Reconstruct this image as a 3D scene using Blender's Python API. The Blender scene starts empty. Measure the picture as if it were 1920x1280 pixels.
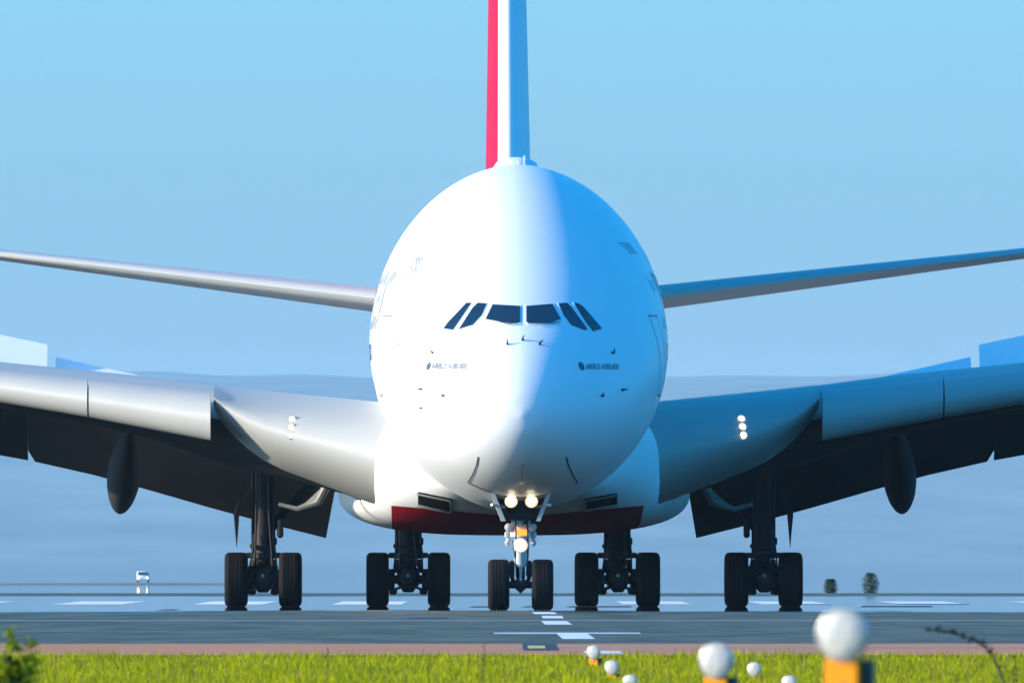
import bpy, math, random
import numpy as np
from mathutils import Vector, Matrix
from mathutils.bvhtree import BVHTree
from mathutils.geometry import tessellate_polygon

R = math.radians
sc = bpy.context.scene
COL = sc.collection

# ------------------------------------------------------------------ camera
CAMZ = 1.28
FPX = 32250.0                      # focal length in pixels of a 1920 wide frame (605 mm lens)
cam_d = bpy.data.cameras.new('camera')
cam = bpy.data.objects.new('camera', cam_d)
COL.objects.link(cam)
cam_d.sensor_width = 36.0
cam_d.lens = FPX / 1920.0 * 36.0
cam_d.clip_start = 1.0
cam_d.clip_end = 40000.0
cam.location = (0, 0, CAMZ)
cam.rotation_euler = (R(90) + 400.0 / FPX, 0, 0)
cam_d.dof.use_dof = True
cam_d.dof.focus_distance = 405.0
cam_d.dof.aperture_fstop = (cam_d.lens / 1000.0) / 0.050
sc.camera = cam

# ------------------------------------------------------------------ light
SUN_EL, SUN_FWD = 16.5, 9.5       # degrees: height, and how far the sun stands in front of square-on left
world = bpy.data.worlds.new('World')
sc.world = world
world.use_nodes = True
wn = world.node_tree
sky = wn.nodes.new('ShaderNodeTexSky')
sky.sky_type = 'NISHITA'
sky.sun_disc = False
sky.sun_elevation = R(SUN_EL)
sky.sun_rotation = R(-(90 + SUN_FWD))
sky.air_density = 1.0
sky.dust_density = 1.4
sky.ozone_density = 10.0
bg = wn.nodes['Background']
hs = wn.nodes.new('ShaderNodeHueSaturation')
hs.inputs['Saturation'].default_value = 1.15
hs.inputs['Hue'].default_value = 0.486
wn.links.new(sky.outputs[0], hs.inputs['Color'])
wn.links.new(hs.outputs[0], bg.inputs[0])
bg.inputs[1].default_value = 0.15
sun_d = bpy.data.lights.new('sun', 'SUN')
sun_d.energy = 2.6
sun_d.angle = R(0.5)
sun_d.color = (1.0, 0.85, 0.64)
sun = bpy.data.objects.new('sun', sun_d)
COL.objects.link(sun)
to_sun = Vector((-math.cos(R(SUN_EL)) * math.cos(R(SUN_FWD)), -math.cos(R(SUN_EL)) * math.sin(R(SUN_FWD)), math.sin(R(SUN_EL))))
sun.rotation_euler = to_sun.to_track_quat('Z', 'Y').to_euler()
sun.location = (-60, 380, 60)
vs = sc.view_settings
vs.view_transform = 'Standard'
vs.look = 'None'
vs.exposure = 1.55
vs.gamma = 1.0
vs.use_curve_mapping = False
sc.cycles.caustics_reflective = False
sc.cycles.caustics_refractive = False

# ------------------------------------------------------------------ materials
def new_mat(name):
    m = bpy.data.materials.new(name)
    m.use_nodes = True
    return m, m.node_tree, m.node_tree.nodes['Principled BSDF']

def mat(name, col, rough=0.5, metal=0.0, coat=0.0, spec=0.5, var=0.0, vscale=3.0, bump=0.0, emit=None, estr=0.0):
    m, nt, b = new_mat(name)
    b.inputs['Base Color'].default_value = (*col, 1)
    b.inputs['Roughness'].default_value = rough
    b.inputs['Metallic'].default_value = metal
    b.inputs['Coat Weight'].default_value = coat
    b.inputs['Coat Roughness'].default_value = 0.04
    b.inputs['Specular IOR Level'].default_value = spec
    if emit:
        b.inputs['Emission Color'].default_value = (*emit, 1)
        b.inputs['Emission Strength'].default_value = estr
    if var or bump:
        tc = nt.nodes.new('ShaderNodeTexCoord')
        nz = nt.nodes.new('ShaderNodeTexNoise')
        nz.inputs['Scale'].default_value = vscale
        nz.inputs['Detail'].default_value = 6
        nt.links.new(tc.outputs['Object'], nz.inputs['Vector'])
        if var:
            mx = nt.nodes.new('ShaderNodeMix'); mx.data_type = 'RGBA'
            mx.inputs[6].default_value = (*[c * (1 - var) for c in col], 1)
            mx.inputs[7].default_value = (*[min(1, c * (1 + var)) for c in col], 1)
            nt.links.new(nz.outputs['Fac'], mx.inputs[0])
            nt.links.new(mx.outputs[2], b.inputs['Base Color'])
        if bump:
            bp = nt.nodes.new('ShaderNodeBump')
            bp.inputs['Strength'].default_value = bump
            bp.inputs['Distance'].default_value = 0.02
            nt.links.new(nz.outputs['Fac'], bp.inputs['Height'])
            nt.links.new(bp.outputs[0], b.inputs['Normal'])
    return m

M = {}
M['paint'] = mat('white_paint', (0.80, 0.80, 0.79), 0.5, coat=0.06, spec=0.14, var=0.03, vscale=0.6)
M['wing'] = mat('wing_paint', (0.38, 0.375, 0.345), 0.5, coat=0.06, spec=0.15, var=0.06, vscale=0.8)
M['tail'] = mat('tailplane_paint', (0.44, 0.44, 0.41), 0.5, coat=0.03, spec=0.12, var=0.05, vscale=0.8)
M['under'] = mat('underwing_painted_shade', (0.04, 0.041, 0.043), 0.7, spec=0.08, var=0.2, vscale=0.9)  # near-black colour stands in for the deep shade under the wings
M['tyre'] = mat('tyre_rubber', (0.012, 0.012, 0.013), 0.85, spec=0.12, var=0.25, vscale=9)
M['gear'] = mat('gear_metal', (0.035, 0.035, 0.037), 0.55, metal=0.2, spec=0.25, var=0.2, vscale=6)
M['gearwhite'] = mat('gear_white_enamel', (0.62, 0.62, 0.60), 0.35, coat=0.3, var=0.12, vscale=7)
M['actuator'] = mat('actuator_grey', (0.20, 0.20, 0.18), 0.5, metal=0.2, spec=0.2, var=0.3, vscale=6)
M['chrome'] = mat('oleo_chrome', (0.75, 0.75, 0.75), 0.12, metal=1.0)
M['hub'] = mat('hub_alloy', (0.28, 0.28, 0.28), 0.4, metal=0.6)
M['dark'] = mat('dark_cavity', (0.008, 0.008, 0.009), 0.9, spec=0.03)
M['wornpaint'] = mat('worn_line_paint', (0.30, 0.32, 0.31), 0.8, spec=0.15, var=0.35, vscale=0.5)
M['ink'] = mat('dark_ink', (0.035, 0.04, 0.05), 0.5)
M['greyink'] = mat('grey_ink', (0.22, 0.23, 0.25), 0.5)
M['gold'] = mat('gold_lettering', (0.36, 0.35, 0.36), 0.4, metal=0.1)
M['seal'] = mat('window_seal', (0.09, 0.095, 0.10), 0.6)
M['lamp'] = mat('lit_lamp', (1, 1, 1), 0.3, emit=(1.0, 0.84, 0.58), estr=3.0)
M['lampdim'] = mat('lit_small_lamp', (1, 1, 1), 0.3, emit=(1.0, 0.88, 0.68), estr=1.5)
M['lampglow'] = mat('reflector_painted_glow', (0.8, 0.7, 0.5), 0.3, emit=(1.0, 0.68, 0.30), estr=0.30)  # emission on the reflector imitates the warm glow around the lamps
M['plate'] = mat('glowing_orange_plate', (0.85, 0.28, 0.02), 0.5, emit=(1.0, 0.33, 0.02), estr=0.5)  # plate emits though it is no lamp, so its orange reads bright
M['orange'] = mat('orange_enamel', (0.90, 0.30, 0.008), 0.5, spec=0.15, var=0.12, vscale=18)
M['lens'] = mat('frosted_lens', (0.46, 0.44, 0.39), 0.4, coat=0.2, var=0.10, vscale=26, bump=0.5)
M['rimmetal'] = mat('lens_rim', (0.45, 0.45, 0.43), 0.35, metal=0.7)
M['black'] = mat('black_box', (0.03, 0.025, 0.02), 0.6)
M['post'] = mat('galvanised_post', (0.33, 0.34, 0.34), 0.5, metal=0.5, var=0.2, vscale=12)
M['paintline'] = mat('runway_white_paint', (0.72, 0.72, 0.70), 0.7, spec=0.25, var=0.4, vscale=1.1)
M['darkpatch'] = mat('dark_pavement_patch', (0.045, 0.05, 0.075), 0.8, spec=0.2, var=0.3, vscale=1.5)
M['yellowpaint'] = mat('yellow_paint', (0.62, 0.48, 0.12), 0.7, spec=0.2, var=0.3, vscale=1.5)

# cockpit glass
m, nt, b = new_mat('cockpit_glass')
b.inputs['Base Color'].default_value = (0.012, 0.022, 0.035, 1)
b.inputs['Roughness'].default_value = 0.04
b.inputs['Specular IOR Level'].default_value = 0.9
M['glass'] = m

# belly fairing: white paint with a red lower panel (livery painted on the fairing)
m, nt, b = new_mat('belly_livery')
tc = nt.nodes.new('ShaderNodeTexCoord'); sx = nt.nodes.new('ShaderNodeSeparateXYZ')
nt.links.new(tc.outputs['Object'], sx.inputs[0])
def mth(nt, op, a, c=None):
    n = nt.nodes.new('ShaderNodeMath'); n.operation = op
    for i, v in enumerate((a, c)):
        if v is None: continue
        if isinstance(v, (int, float)): n.inputs[i].default_value = v
        else: nt.links.new(v, n.inputs[i])
    return n.outputs[0]
ax = mth(nt, 'ABSOLUTE', sx.outputs[0])
lim = mth(nt, 'ADD', mth(nt, 'MULTIPLY', ax, 0.095), 2.17)
f = mth(nt, 'MULTIPLY', mth(nt, 'LESS_THAN', sx.outputs[2], lim), mth(nt, 'LESS_THAN', ax, 3.02))
mx = nt.nodes.new('ShaderNodeMix'); mx.data_type = 'RGBA'
mx.inputs[6].default_value = (0.78, 0.78, 0.76, 1); mx.inputs[7].default_value = (0.22, 0.002, 0.004, 1)
nt.links.new(f, mx.inputs[0]); nt.links.new(mx.outputs[2], b.inputs['Base Color'])
b.inputs['Roughness'].default_value = 0.6; b.inputs['Specular IOR Level'].default_value = 0.04
M['belly'] = m

# fin: white nose, red flank on one side (the waved flag)
m, nt, b = new_mat('fin_livery')
tc = nt.nodes.new('ShaderNodeTexCoord'); sx = nt.nodes.new('ShaderNodeSeparateXYZ')
nt.links.new(tc.outputs['Object'], sx.inputs[0])
f = mth(nt, 'LESS_THAN', sx.outputs[0], mth(nt, 'ADD', mth(nt, 'MULTIPLY', sx.outputs[2], 0.006), -0.35))
mx = nt.nodes.new('ShaderNodeMix'); mx.data_type = 'RGBA'
mx.inputs[6].default_value = (0.80, 0.80, 0.80, 1); mx.inputs[7].default_value = (0.38, 0.002, 0.035, 1)
nt.links.new(f, mx.inputs[0]); nt.links.new(mx.outputs[2], b.inputs['Base Color'])
b.inputs['Roughness'].default_value = 0.55; b.inputs['Specular IOR Level'].default_value = 0.08
M['fin'] = m

# runway asphalt: rough and matt close by, mirror-smooth from the aircraft on to imitate a mirage
m, nt, b = new_mat('runway_asphalt')
tc = nt.nodes.new('ShaderNodeTexCoord'); sx = nt.nodes.new('ShaderNodeSeparateXYZ')
nt.links.new(tc.outputs['Object'], sx.inputs[0])
mp = nt.nodes.new('ShaderNodeMapping'); mp.inputs['Scale'].default_value = (0.16, 0.05, 1)
nt.links.new(tc.outputs['Object'], mp.inputs[0])
nz = nt.nodes.new('ShaderNodeTexNoise'); nz.inputs['Scale'].default_value = 1.0; nz.inputs['Detail'].default_value = 5
nt.links.new(mp.outputs[0], nz.inputs['Vector'])
mirage_edge = mth(nt, 'ADD', sx.outputs[1], mth(nt, 'MULTIPLY', mth(nt, 'SUBTRACT', nz.outputs['Fac'], 0.5), 60.0))
rmp = nt.nodes.new('ShaderNodeMapRange'); rmp.interpolation_type = 'SMOOTHSTEP'
rmp.inputs[1].default_value = 372.0; rmp.inputs[2].default_value = 400.0
nt.links.new(mirage_edge, rmp.inputs[0])
rmp2 = nt.nodes.new('ShaderNodeMapRange'); rmp2.interpolation_type = 'SMOOTHSTEP'
rmp2.inputs[1].default_value = 560.0; rmp2.inputs[2].default_value = 535.0
nt.links.new(mirage_edge, rmp2.inputs[0])
mirage = mth(nt, 'MULTIPLY', rmp.outputs[0], rmp2.outputs[0])
fine = nt.nodes.new('ShaderNodeTexNoise'); fine.inputs['Scale'].default_value = 1.0; fine.inputs['Detail'].default_value = 8
mp2 = nt.nodes.new('ShaderNodeMapping'); mp2.inputs['Scale'].default_value = (0.7, 0.12, 1)
nt.links.new(tc.outputs['Object'], mp2.inputs[0]); nt.links.new(mp2.outputs[0], fine.inputs['Vector'])
mx = nt.nodes.new('ShaderNodeMix'); mx.data_type = 'RGBA'
mx.inputs[6].default_value = (0.075, 0.075, 0.046, 1); mx.inputs[7].default_value = (0.14, 0.14, 0.095, 1)
fr = nt.nodes.new('ShaderNodeMapRange'); fr.inputs[1].default_value = 0.36; fr.inputs[2].default_value = 0.64
nt.links.new(fine.outputs['Fac'], fr.inputs[0])
nt.links.new(fr.outputs[0], mx.inputs[0])
mirage_mix = nt.nodes.new('ShaderNodeMix'); mirage_mix.data_type = 'RGBA'
mirage_mix.inputs[7].default_value = (0.022, 0.024, 0.022, 1)          # darkened to weaken the light bounced up under the aircraft
nt.links.new(mirage, mirage_mix.inputs[0]); nt.links.new(mx.outputs[2], mirage_mix.inputs[6])
nt.links.new(mirage_mix.outputs[2], b.inputs['Base Color'])
rg = nt.nodes.new('ShaderNodeMapRange')
rg.inputs[1].default_value = 0.0; rg.inputs[2].default_value = 1.0; rg.inputs[3].default_value = 0.62; rg.inputs[4].default_value = 0.02
nt.links.new(mirage, rg.inputs[0]); nt.links.new(rg.outputs[0], b.inputs['Roughness'])
sp = nt.nodes.new('ShaderNodeMapRange')
sp.inputs[3].default_value = 0.06; sp.inputs[4].default_value = 0.06
nt.links.new(mirage, sp.inputs[0]); nt.links.new(sp.outputs[0], b.inputs['Specular IOR Level'])
M['asphalt'] = m
M['pink'] = mat('red_shoulder_surface', (0.52, 0.225, 0.12), 0.95, spec=0.08, var=0.22, vscale=0.35)

def ground_mat(name, c1, c2, scale):
    m, nt, b = new_mat(name)
    tc = nt.nodes.new('ShaderNodeTexCoord')
    nz = nt.nodes.new('ShaderNodeTexNoise'); nz.inputs['Scale'].default_value = scale; nz.inputs['Detail'].default_value = 8
    nt.links.new(tc.outputs['Object'], nz.inputs['Vector'])
    mx = nt.nodes.new('ShaderNodeMix'); mx.data_type = 'RGBA'
    mx.inputs[6].default_value = (*c1, 1); mx.inputs[7].default_value = (*c2, 1)
    cr = nt.nodes.new('ShaderNodeMapRange'); cr.inputs[1].default_value = 0.35; cr.inputs[2].default_value = 0.65
    nt.links.new(nz.outputs['Fac'], cr.inputs[0]); nt.links.new(cr.outputs[0], mx.inputs[0])
    nt.links.new(mx.outputs[2], b.inputs['Base Color'])
    b.inputs['Roughness'].default_value = 0.95; b.inputs['Specular IOR Level'].default_value = 0.03
    return m
M['ground'] = ground_mat('ground_soil_and_turf', (0.055, 0.075, 0.02), (0.12, 0.13, 0.035), 0.25)
M['gravel'] = mat('causeway_gravel', (0.17, 0.18, 0.16), 0.9, spec=0.1, var=0.3, vscale=0.05)
M['added_water'] = mat('mirage_water', (0.02, 0.05, 0.07), 0.03, spec=0.5, bump=0.04, vscale=0.05)
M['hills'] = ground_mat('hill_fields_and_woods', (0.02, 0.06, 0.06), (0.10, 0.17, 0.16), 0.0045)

def leaf_mat(name, c1, c2, scale, trans=0.35):
    m, nt, b = new_mat(name)
    tc = nt.nodes.new('ShaderNodeTexCoord')
    nz = nt.nodes.new('ShaderNodeTexNoise'); nz.inputs['Scale'].default_value = scale; nz.inputs['Detail'].default_value = 4
    nt.links.new(tc.outputs['Object'], nz.inputs['Vector'])
    cr = nt.nodes.new('ShaderNodeMapRange'); cr.inputs[1].default_value = 0.3; cr.inputs[2].default_value = 0.7
    nt.links.new(nz.outputs['Fac'], cr.inputs[0])
    mx = nt.nodes.new('ShaderNodeMix'); mx.data_type = 'RGBA'
    mx.inputs[6].default_value = (*c1, 1); mx.inputs[7].default_value = (*c2, 1)
    nt.links.new(cr.outputs[0], mx.inputs[0])
    nt.links.new(mx.outputs[2], b.inputs['Base Color'])
    b.inputs['Roughness'].default_value = 0.7; b.inputs['Specular IOR Level'].default_value = 0.06
    tr = nt.nodes.new('ShaderNodeBsdfTranslucent'); nt.links.new(mx.outputs[2], tr.inputs[0])
    ms = nt.nodes.new('ShaderNodeMixShader'); ms.inputs[0].default_value = trans
    nt.links.new(b.outputs[0], ms.inputs[1]); nt.links.new(tr.outputs[0], ms.inputs[2])
    nt.links.new(ms.outputs[0], nt.nodes['Material Output'].inputs[0])
    return m
M['grass'] = leaf_mat('grass_blades', (0.25, 0.275, 0.003), (0.47, 0.45, 0.004), 0.9)
M['leaf'] = leaf_mat('weed_leaf', (0.20, 0.29, 0.008), (0.46, 0.52, 0.012), 14.0)
M['darkleaf'] = leaf_mat('dark_leaf', (0.02, 0.05, 0.015), (0.05, 0.09, 0.03), 6.0, 0.15)
M['shrub'] = leaf_mat('hazy_shrub_leaf', (0.05, 0.10, 0.055), (0.10, 0.16, 0.09), 6.0, 0.2)
M['stem'] = mat('dry_stem', (0.10, 0.075, 0.03), 0.8, var=0.3, vscale=30)
M['seed'] = leaf_mat('dry_seed_head', (0.16, 0.12, 0.03), (0.28, 0.22, 0.06), 20.0)

# ------------------------------------------------------------------ mesh helpers
def link(o, parent=None):
    COL.objects.link(o)
    if parent is not None: o.parent = parent
    return o

def mesh_obj(name, verts, faces, material, parent=None, smooth=True, mats=None, fmat=None, angle=None):
    me = bpy.data.meshes.new(name)
    me.from_pydata([tuple(map(float, v)) for v in verts], [], faces)
    for mm in (mats or [material]): me.materials.append(mm)
    if fmat is not None: me.polygons.foreach_set('material_index', fmat)
    me.polygons.foreach_set('use_smooth', [smooth] * len(me.polygons))
    me.update()
    if smooth and angle is not None:
        me.set_sharp_from_angle(angle=R(angle))
    return link(bpy.data.objects.new(name, me), parent)

def tag(o, label, cat=None, group=None, kind=None):
    o['label'] = label
    if cat: o['category'] = cat
    if group: o['group'] = group
    if kind: o['kind'] = kind
    return o

def empty(name, loc, rz=0.0):
    o = bpy.data.objects.new(name, None)
    o.location = loc; o.rotation_euler = (0, 0, rz); o.empty_display_size = 0.3
    return link(o)

class MB:
    """collects shapes into one mesh"""
    def __init__(s): s.v = []; s.f = []; s.m = []
    def add(s, v, f, mi=0):
        o = len(s.v); s.v += [tuple(p) for p in v]; s.f += [tuple(i + o for i in q) for q in f]; s.m += [mi] * len(f); return s
    def box(s, c, size, rot=None, mi=0, bev=0.0):
        hx, hy, hz = [d / 2 for d in size]
        if bev <= 0:
            v = [Vector((x * hx, y * hy, z * hz)) for x in (-1, 1) for y in (-1, 1) for z in (-1, 1)]
            f = [(0, 1, 3, 2), (4, 6, 7, 5), (0, 4, 5, 1), (2, 3, 7, 6), (0, 2, 6, 4), (1, 5, 7, 3)]
        else:
            v = []; k = min(bev, hx * .6, hy * .6, hz * .6)
            for (z, i) in ((-hz, k), (-hz + k, 0), (hz - k, 0), (hz, k)):
                a, bb = hx - i, hy - i
                for (x, y) in ((-a + k, -bb), (a - k, -bb), (a, -bb + k), (a, bb - k), (a - k, bb), (-a + k, bb), (-a, bb - k), (-a, -bb + k)):
                    v.append(Vector((x, y, z)))
            f = []
            for r in range(3):
                for j in range(8): f.append((r * 8 + j, r * 8 + (j + 1) % 8, r * 8 + 8 + (j + 1) % 8, r * 8 + 8 + j))
            f.append(tuple(range(7, -1, -1))); f.append(tuple(range(24, 32)))
        mt = rot.to_matrix() if rot is not None and hasattr(rot, 'to_matrix') else rot
        c = Vector(c)
        v = [((mt @ p) if mt is not None else p) + c for p in v]
        return s.add(v, f, mi)
    def tube(s, pts, rad, n=12, mi=0, cap=True):
        pts = [Vector(p) for p in pts]
        if not hasattr(rad, '__len__'): rad = [rad] * len(pts)
        v = []; f = []
        up = None
        for i, p in enumerate(pts):
            d = (pts[min(i + 1, len(pts) - 1)] - pts[max(i - 1, 0)]).normalized()
            if up is None or abs(up.dot(d)) > 0.98: up = Vector((0, 0, 1)) if abs(d.z) < 0.9 else Vector((1, 0, 0))
            a = d.cross(up).normalized(); bb = d.cross(a).normalized()
            for k in range(n):
                t = 2 * math.pi * k / n
                v.append(p + (a * math.cos(t) + bb * math.sin(t)) * rad[i])
        for i in range(len(pts) - 1):
            for k in range(n): f.append((i * n + k, i * n + (k + 1) % n, i * n + n + (k + 1) % n, i * n + n + k))
        if cap: f.append(tuple(range(n - 1, -1, -1))); f.append(tuple(range((len(pts) - 1) * n, len(pts) * n)))
        return s.add(v, f, mi)
    def lathe(s, prof, axis='x', c=(0, 0, 0), n=32, mi=0, mis=None):
        """prof: list of (t along axis, radius)"""
        v = []; f = []; fm = []
        c = Vector(c)
        for (t, r) in prof:
            for k in range(n):
                a = 2 * math.pi * k / n
                p = {'x': (t, r * math.cos(a), r * math.sin(a)), 'y': (r * math.cos(a), t, r * math.sin(a)), 'z': (r * math.cos(a), r * math.sin(a), t)}[axis]
                v.append(Vector(p) + c)
        for i in range(len(prof) - 1):
            for k in range(n):
                f.append((i * n + k, i * n + (k + 1) % n, i * n + n + (k + 1) % n, i * n + n + k)); fm.append(mis[i] if mis else mi)
        f.append(tuple(range(n - 1, -1, -1))); fm.append(mis[0] if mis else mi)
        f.append(tuple(range((len(prof) - 1) * n, len(prof) * n))); fm.append(mis[-1] if mis else mi)
        o = len(s.v); s.v += [tuple(p) for p in v]; s.f += [tuple(i + o for i in q) for q in f]; s.m += fm
        return s
    def build(s, name, mats, parent=None, smooth=True, angle=35):
        mats = mats if isinstance(mats, list) else [mats]
        return mesh_obj(name, s.v, s.f, None, parent, smooth, mats, s.m, angle)

def loft(rings, cap=True):
    n = len(rings[0]); v = [p for r in rings for p in r]; f = []
    for i in range(len(rings) - 1):
        for k in range(n): f.append((i * n + k, i * n + (k + 1) % n, i * n + n + (k + 1) % n, i * n + n + k))
    if cap: f.append(tuple(range(n - 1, -1, -1))); f.append(tuple(range((len(rings) - 1) * n, len(rings) * n)))
    return v, f

def smooth_interp(xs, ys):
    """monotone cubic (Fritsch-Carlson)"""
    xs = np.array(xs, float); ys = np.array(ys, float)
    h = np.diff(xs); d = np.diff(ys) / h
    m = np.zeros(len(xs)); m[0] = d[0]; m[-1] = d[-1]
    for i in range(1, len(xs) - 1):
        if d[i - 1] * d[i] <= 0: m[i] = 0
        else:
            w1 = 2 * h[i] + h[i - 1]; w2 = h[i] + 2 * h[i - 1]
            m[i] = (w1 + w2) / (w1 / d[i - 1] + w2 / d[i])
    def f(x):
        x = min(max(x, xs[0]), xs[-1])
        i = int(min(max(np.searchsorted(xs, x) - 1, 0), len(h) - 1))
        t = (x - xs[i]) / h[i]
        return float((2*t**3-3*t**2+1)*ys[i] + (t**3-2*t**2+t)*h[i]*m[i] + (-2*t**3+3*t**2)*ys[i+1] + (t**3-t**2)*h[i]*m[i+1])
    return f

# ------------------------------------------------------------------ ground, runway, hills
def prof(y):
    """height of the ground along the line of sight: a low grassy dip, the level runway, then a long gentle fall"""
    if y < 185: return -0.30
    if y < 218: return -0.30 + 0.19 * (y - 185) / 33.0
    if y < 222: return -0.11 + 0.09 * (y - 218) / 4.0
    if y < 530: return -0.02
    if y < 700: return -0.02 - 0.00155 * (y - 530)
    return -0.2835 - 0.007 * min(y - 700, 400)

def sheet(name, x0, x1, ys, dz, material, parent=None, nx=2):
    v = []; f = []
    xs = np.linspace(x0, x1, nx)
    for y in ys:
        for x in xs: v.append((x, y, prof(y) + dz))
    for i in range(len(ys) - 1):
        for k in range(nx - 1): f.append((i * nx + k, i * nx + k + 1, (i + 1) * nx + k + 1, (i + 1) * nx + k))
    return mesh_obj(name, v, f, material, parent, smooth=False)

g = sheet('ground', -2900, 2900, [-150, 0, 100, 185, 195, 205, 218, 222, 400, 530, 560, 640, 700, 800, 900, 1100, 3000, 28000], 0.0, M['ground'])
tag(g, 'low green turf and soil around the runway', kind='structure')
rw = sheet('runway', -32, 32, [249, 300, 400, 500, 530, 560, 620, 700, 712], 0.020, M['asphalt'])
tag(rw, 'grey asphalt runway under the aircraft', kind='structure')
sh = sheet('runway_shoulder', -32, 32, [221.6, 222, 235, 249], 0.020, M['pink'])
tag(sh, 'reddish paved strip between the runway and the grass', kind='structure')

def marking(name, x0, x1, y0, y1, material, parent, dz=0.024, x0b=None, x1b=None):
    x0b = x0 if x0b is None else x0b; x1b = x1 if x1b is None else x1b
    return mesh_obj(name, [(x0, y0, prof(y0) + dz), (x1, y0, prof(y0) + dz), (x1b, y1, prof(y1) + dz), (x0b, y1, prof(y1) + dz)], [(0, 1, 2, 3)], material, parent, smooth=False)
# threshold bars behind the aircraft
for k in range(-4, 5):
    if k == 0: continue
    cx = 3.62 * k + (0.15 if k > 0 else -0.15)
    marking('threshold_bar', cx - 0.9, cx + 0.9, 446, 476, M['paintline'], rw)
marking('cross_line', -32, 32, 334.5, 337.5, M['wornpaint'], rw)
marking('cross_line', -0.3, 2.1, 280, 283.5, M['paintline'], rw)
marking('cross_line', -32, -5.8, 288.5, 289.5, M['wornpaint'], rw)
marking('cross_line', 0.0, 7.5, 238, 240, M['wornpaint'], sh)
# centre line dashes running up to the nose wheel
for (x, y0, y1) in ((0.74, 372, 386), (0.86, 316, 333), (1.02, 262, 282)):
    marking('centre_line_dash', x - 0.25, x + 0.25, y0, y1, M['paintline'], rw, dz=0.026, x0b=x - 0.30, x1b=x + 0.20)
marking('centre_line_dash', 0.62, 1.05, 347, 362, M['paintline'], rw, dz=0.026)
marking('centre_line_dash', 0.95, 1.45, 222.5, 229, M['paintline'], sh, dz=0.026)
marking('surface_patch', 0.15, 0.62, 231, 248, M['darkpatch'], sh, dz=0.026)
marking('surface_patch', 0.22, 0.46, 235, 242, M['yellowpaint'], sh, dz=0.029)
for (x0, x1, y) in ((-1.1, -0.35, 423), (0.2, 0.65, 424), (1.3, 2.9, 424), (8.6, 10.4, 425), (-8.3, -7.9, 400), (-2.2, -1.4, 345)):
    marking('rubber_mark', x0, x1, y, y + 6, M['darkpatch'], rw, dz=0.025, x0b=x0 + 0.2, x1b=x1 + 0.1)

# far hills
def hill(name, label, y0, depth, zfun, amp, seed, xa=-2000.0, xb=2000.0, material=None):
    rng = np.random.RandomState(seed); nx, ny = 120, 10
    ph = rng.uniform(0, 6.28, 8)
    v = []; f = []
    for j in range(ny):
        t = j / (ny - 1)
        for i in range(nx):
            x = xa + (xb - xa) * i / (nx - 1)
            y = y0 + depth * t
            n = sum(math.sin(x * 0.005 * (k + 1) + ph[k] + t * (k + 1)) / (k + 1) for k in range(6))
            z = prof(y) - 0.5 + (zfun(x) + amp * n) * (math.sin(t * math.pi / 2) ** 0.9)
            v.append((x + rng.uniform(-1, 1) * (xb - xa) * .0015, y, z))
    for j in range(ny - 1):
        for i in range(nx - 1): f.append((j * nx + i, j * nx + i + 1, (j + 1) * nx + i + 1, (j + 1) * nx + i))
    o = mesh_obj(name, v, f, material or M['hills'], None, True)
    tag(o, label, kind='structure')
hill('hills', 'long blue hazy hill ridge behind the aircraft', 22000, 4500, lambda x: 279 + 0.004 * x, 5.0, 3)
hill('causeway', 'low gravel causeway on the added water far beyond the runway', 1990, 40, lambda x: 1.56 - 0.5 * abs((x + 47) / 30) ** 3, 0.03, 8, -77.0, -17.0, M['gravel'])
wt = mesh_obj('added_water', [(-2900, 940, -2.2), (2900, 940, -2.2), (2900, 27900, -2.2), (-2900, 27900, -2.2)], [(0, 1, 2, 3)], M['added_water'], None, False)  # sheet of water added to give the blue of a far mirage
tag(wt, 'pale blue water put in for the mirage between the airfield and the hills', kind='structure')

# ------------------------------------------------------------------ AIRLINER
# local frame: x towards the right of the picture, y aft, z up; origin on the ground under the nose wheels
YAW = R(0.33)
DN = 400.0
plane = empty('airliner', (0.2, DN, 0.004), YAW)
tag(plane, 'giant white double-deck airliner facing the camera on the runway', 'airplane')

def px2m(px, py, y):
    """a point measured on the photograph, at station y of the aircraft, in aircraft metres"""
    S = FPX / (DN + y)
    return (px - 960) / S - (0.2 - y * math.sin(YAW)), CAMZ + (1040 - py) / S

f_hw = smooth_interp([0, .06, .25, .5, 1, 2, 3, 5, 7, 10, 13, 46, 56, 64, 71, 72.4], [0, .36, .78, 1.12, 1.58, 2.2, 2.62, 3.13, 3.38, 3.5, 3.53, 3.53, 3.0, 1.9, .5, .1])
f_top = smooth_interp([0, .06, .25, .5, 1, 1.8, 2.9, 3.8, 5.2, 7, 9, 11, 14, 18, 58, 66, 72.4], [4.5, 4.85, 5.25, 5.6, 6.05, 6.55, 7.12, 7.65, 8.42, 9.25, 9.9, 10.28, 10.54, 10.62, 10.62, 10.35, 9.4])
f_bot = smooth_interp([0, .06, .25, .5, 1, 2, 3, 5, 8, 12, 46, 60, 72.4], [4.5, 4.18, 3.86, 3.6, 3.28, 2.92, 2.72, 2.48, 2.32, 2.25, 2.25, 5.2, 8.9])
f_mid = smooth_interp([0, 2, 5, 10, 13, 46, 60, 72.4], [4.5, 4.85, 5.45, 6.1, 6.25, 6.25, 7.9, 9.15])
NSEG = 96
def fus_ring(d):
    hw, zt, zb, zm = f_hw(d), f_top(d), f_bot(d), f_mid(d)
    r = []
    for k in range(NSEG):
        a = 2 * math.pi * k / NSEG
        c, s_ = math.cos(a), math.sin(a)
        e = 1.0 if s_ >= 0 else 1.04
        x = hw * math.copysign(abs(c) ** 1.0, c) * (abs(math.cos(a)) ** 0.05 if abs(c) > 1e-9 else 0)
        z = zm + (zt - zm) * s_ if s_ >= 0 else zm + (zm - zb) * math.copysign(abs(s_) ** e, s_)
        r.append((x, d - 5.0, z))
    return r
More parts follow.
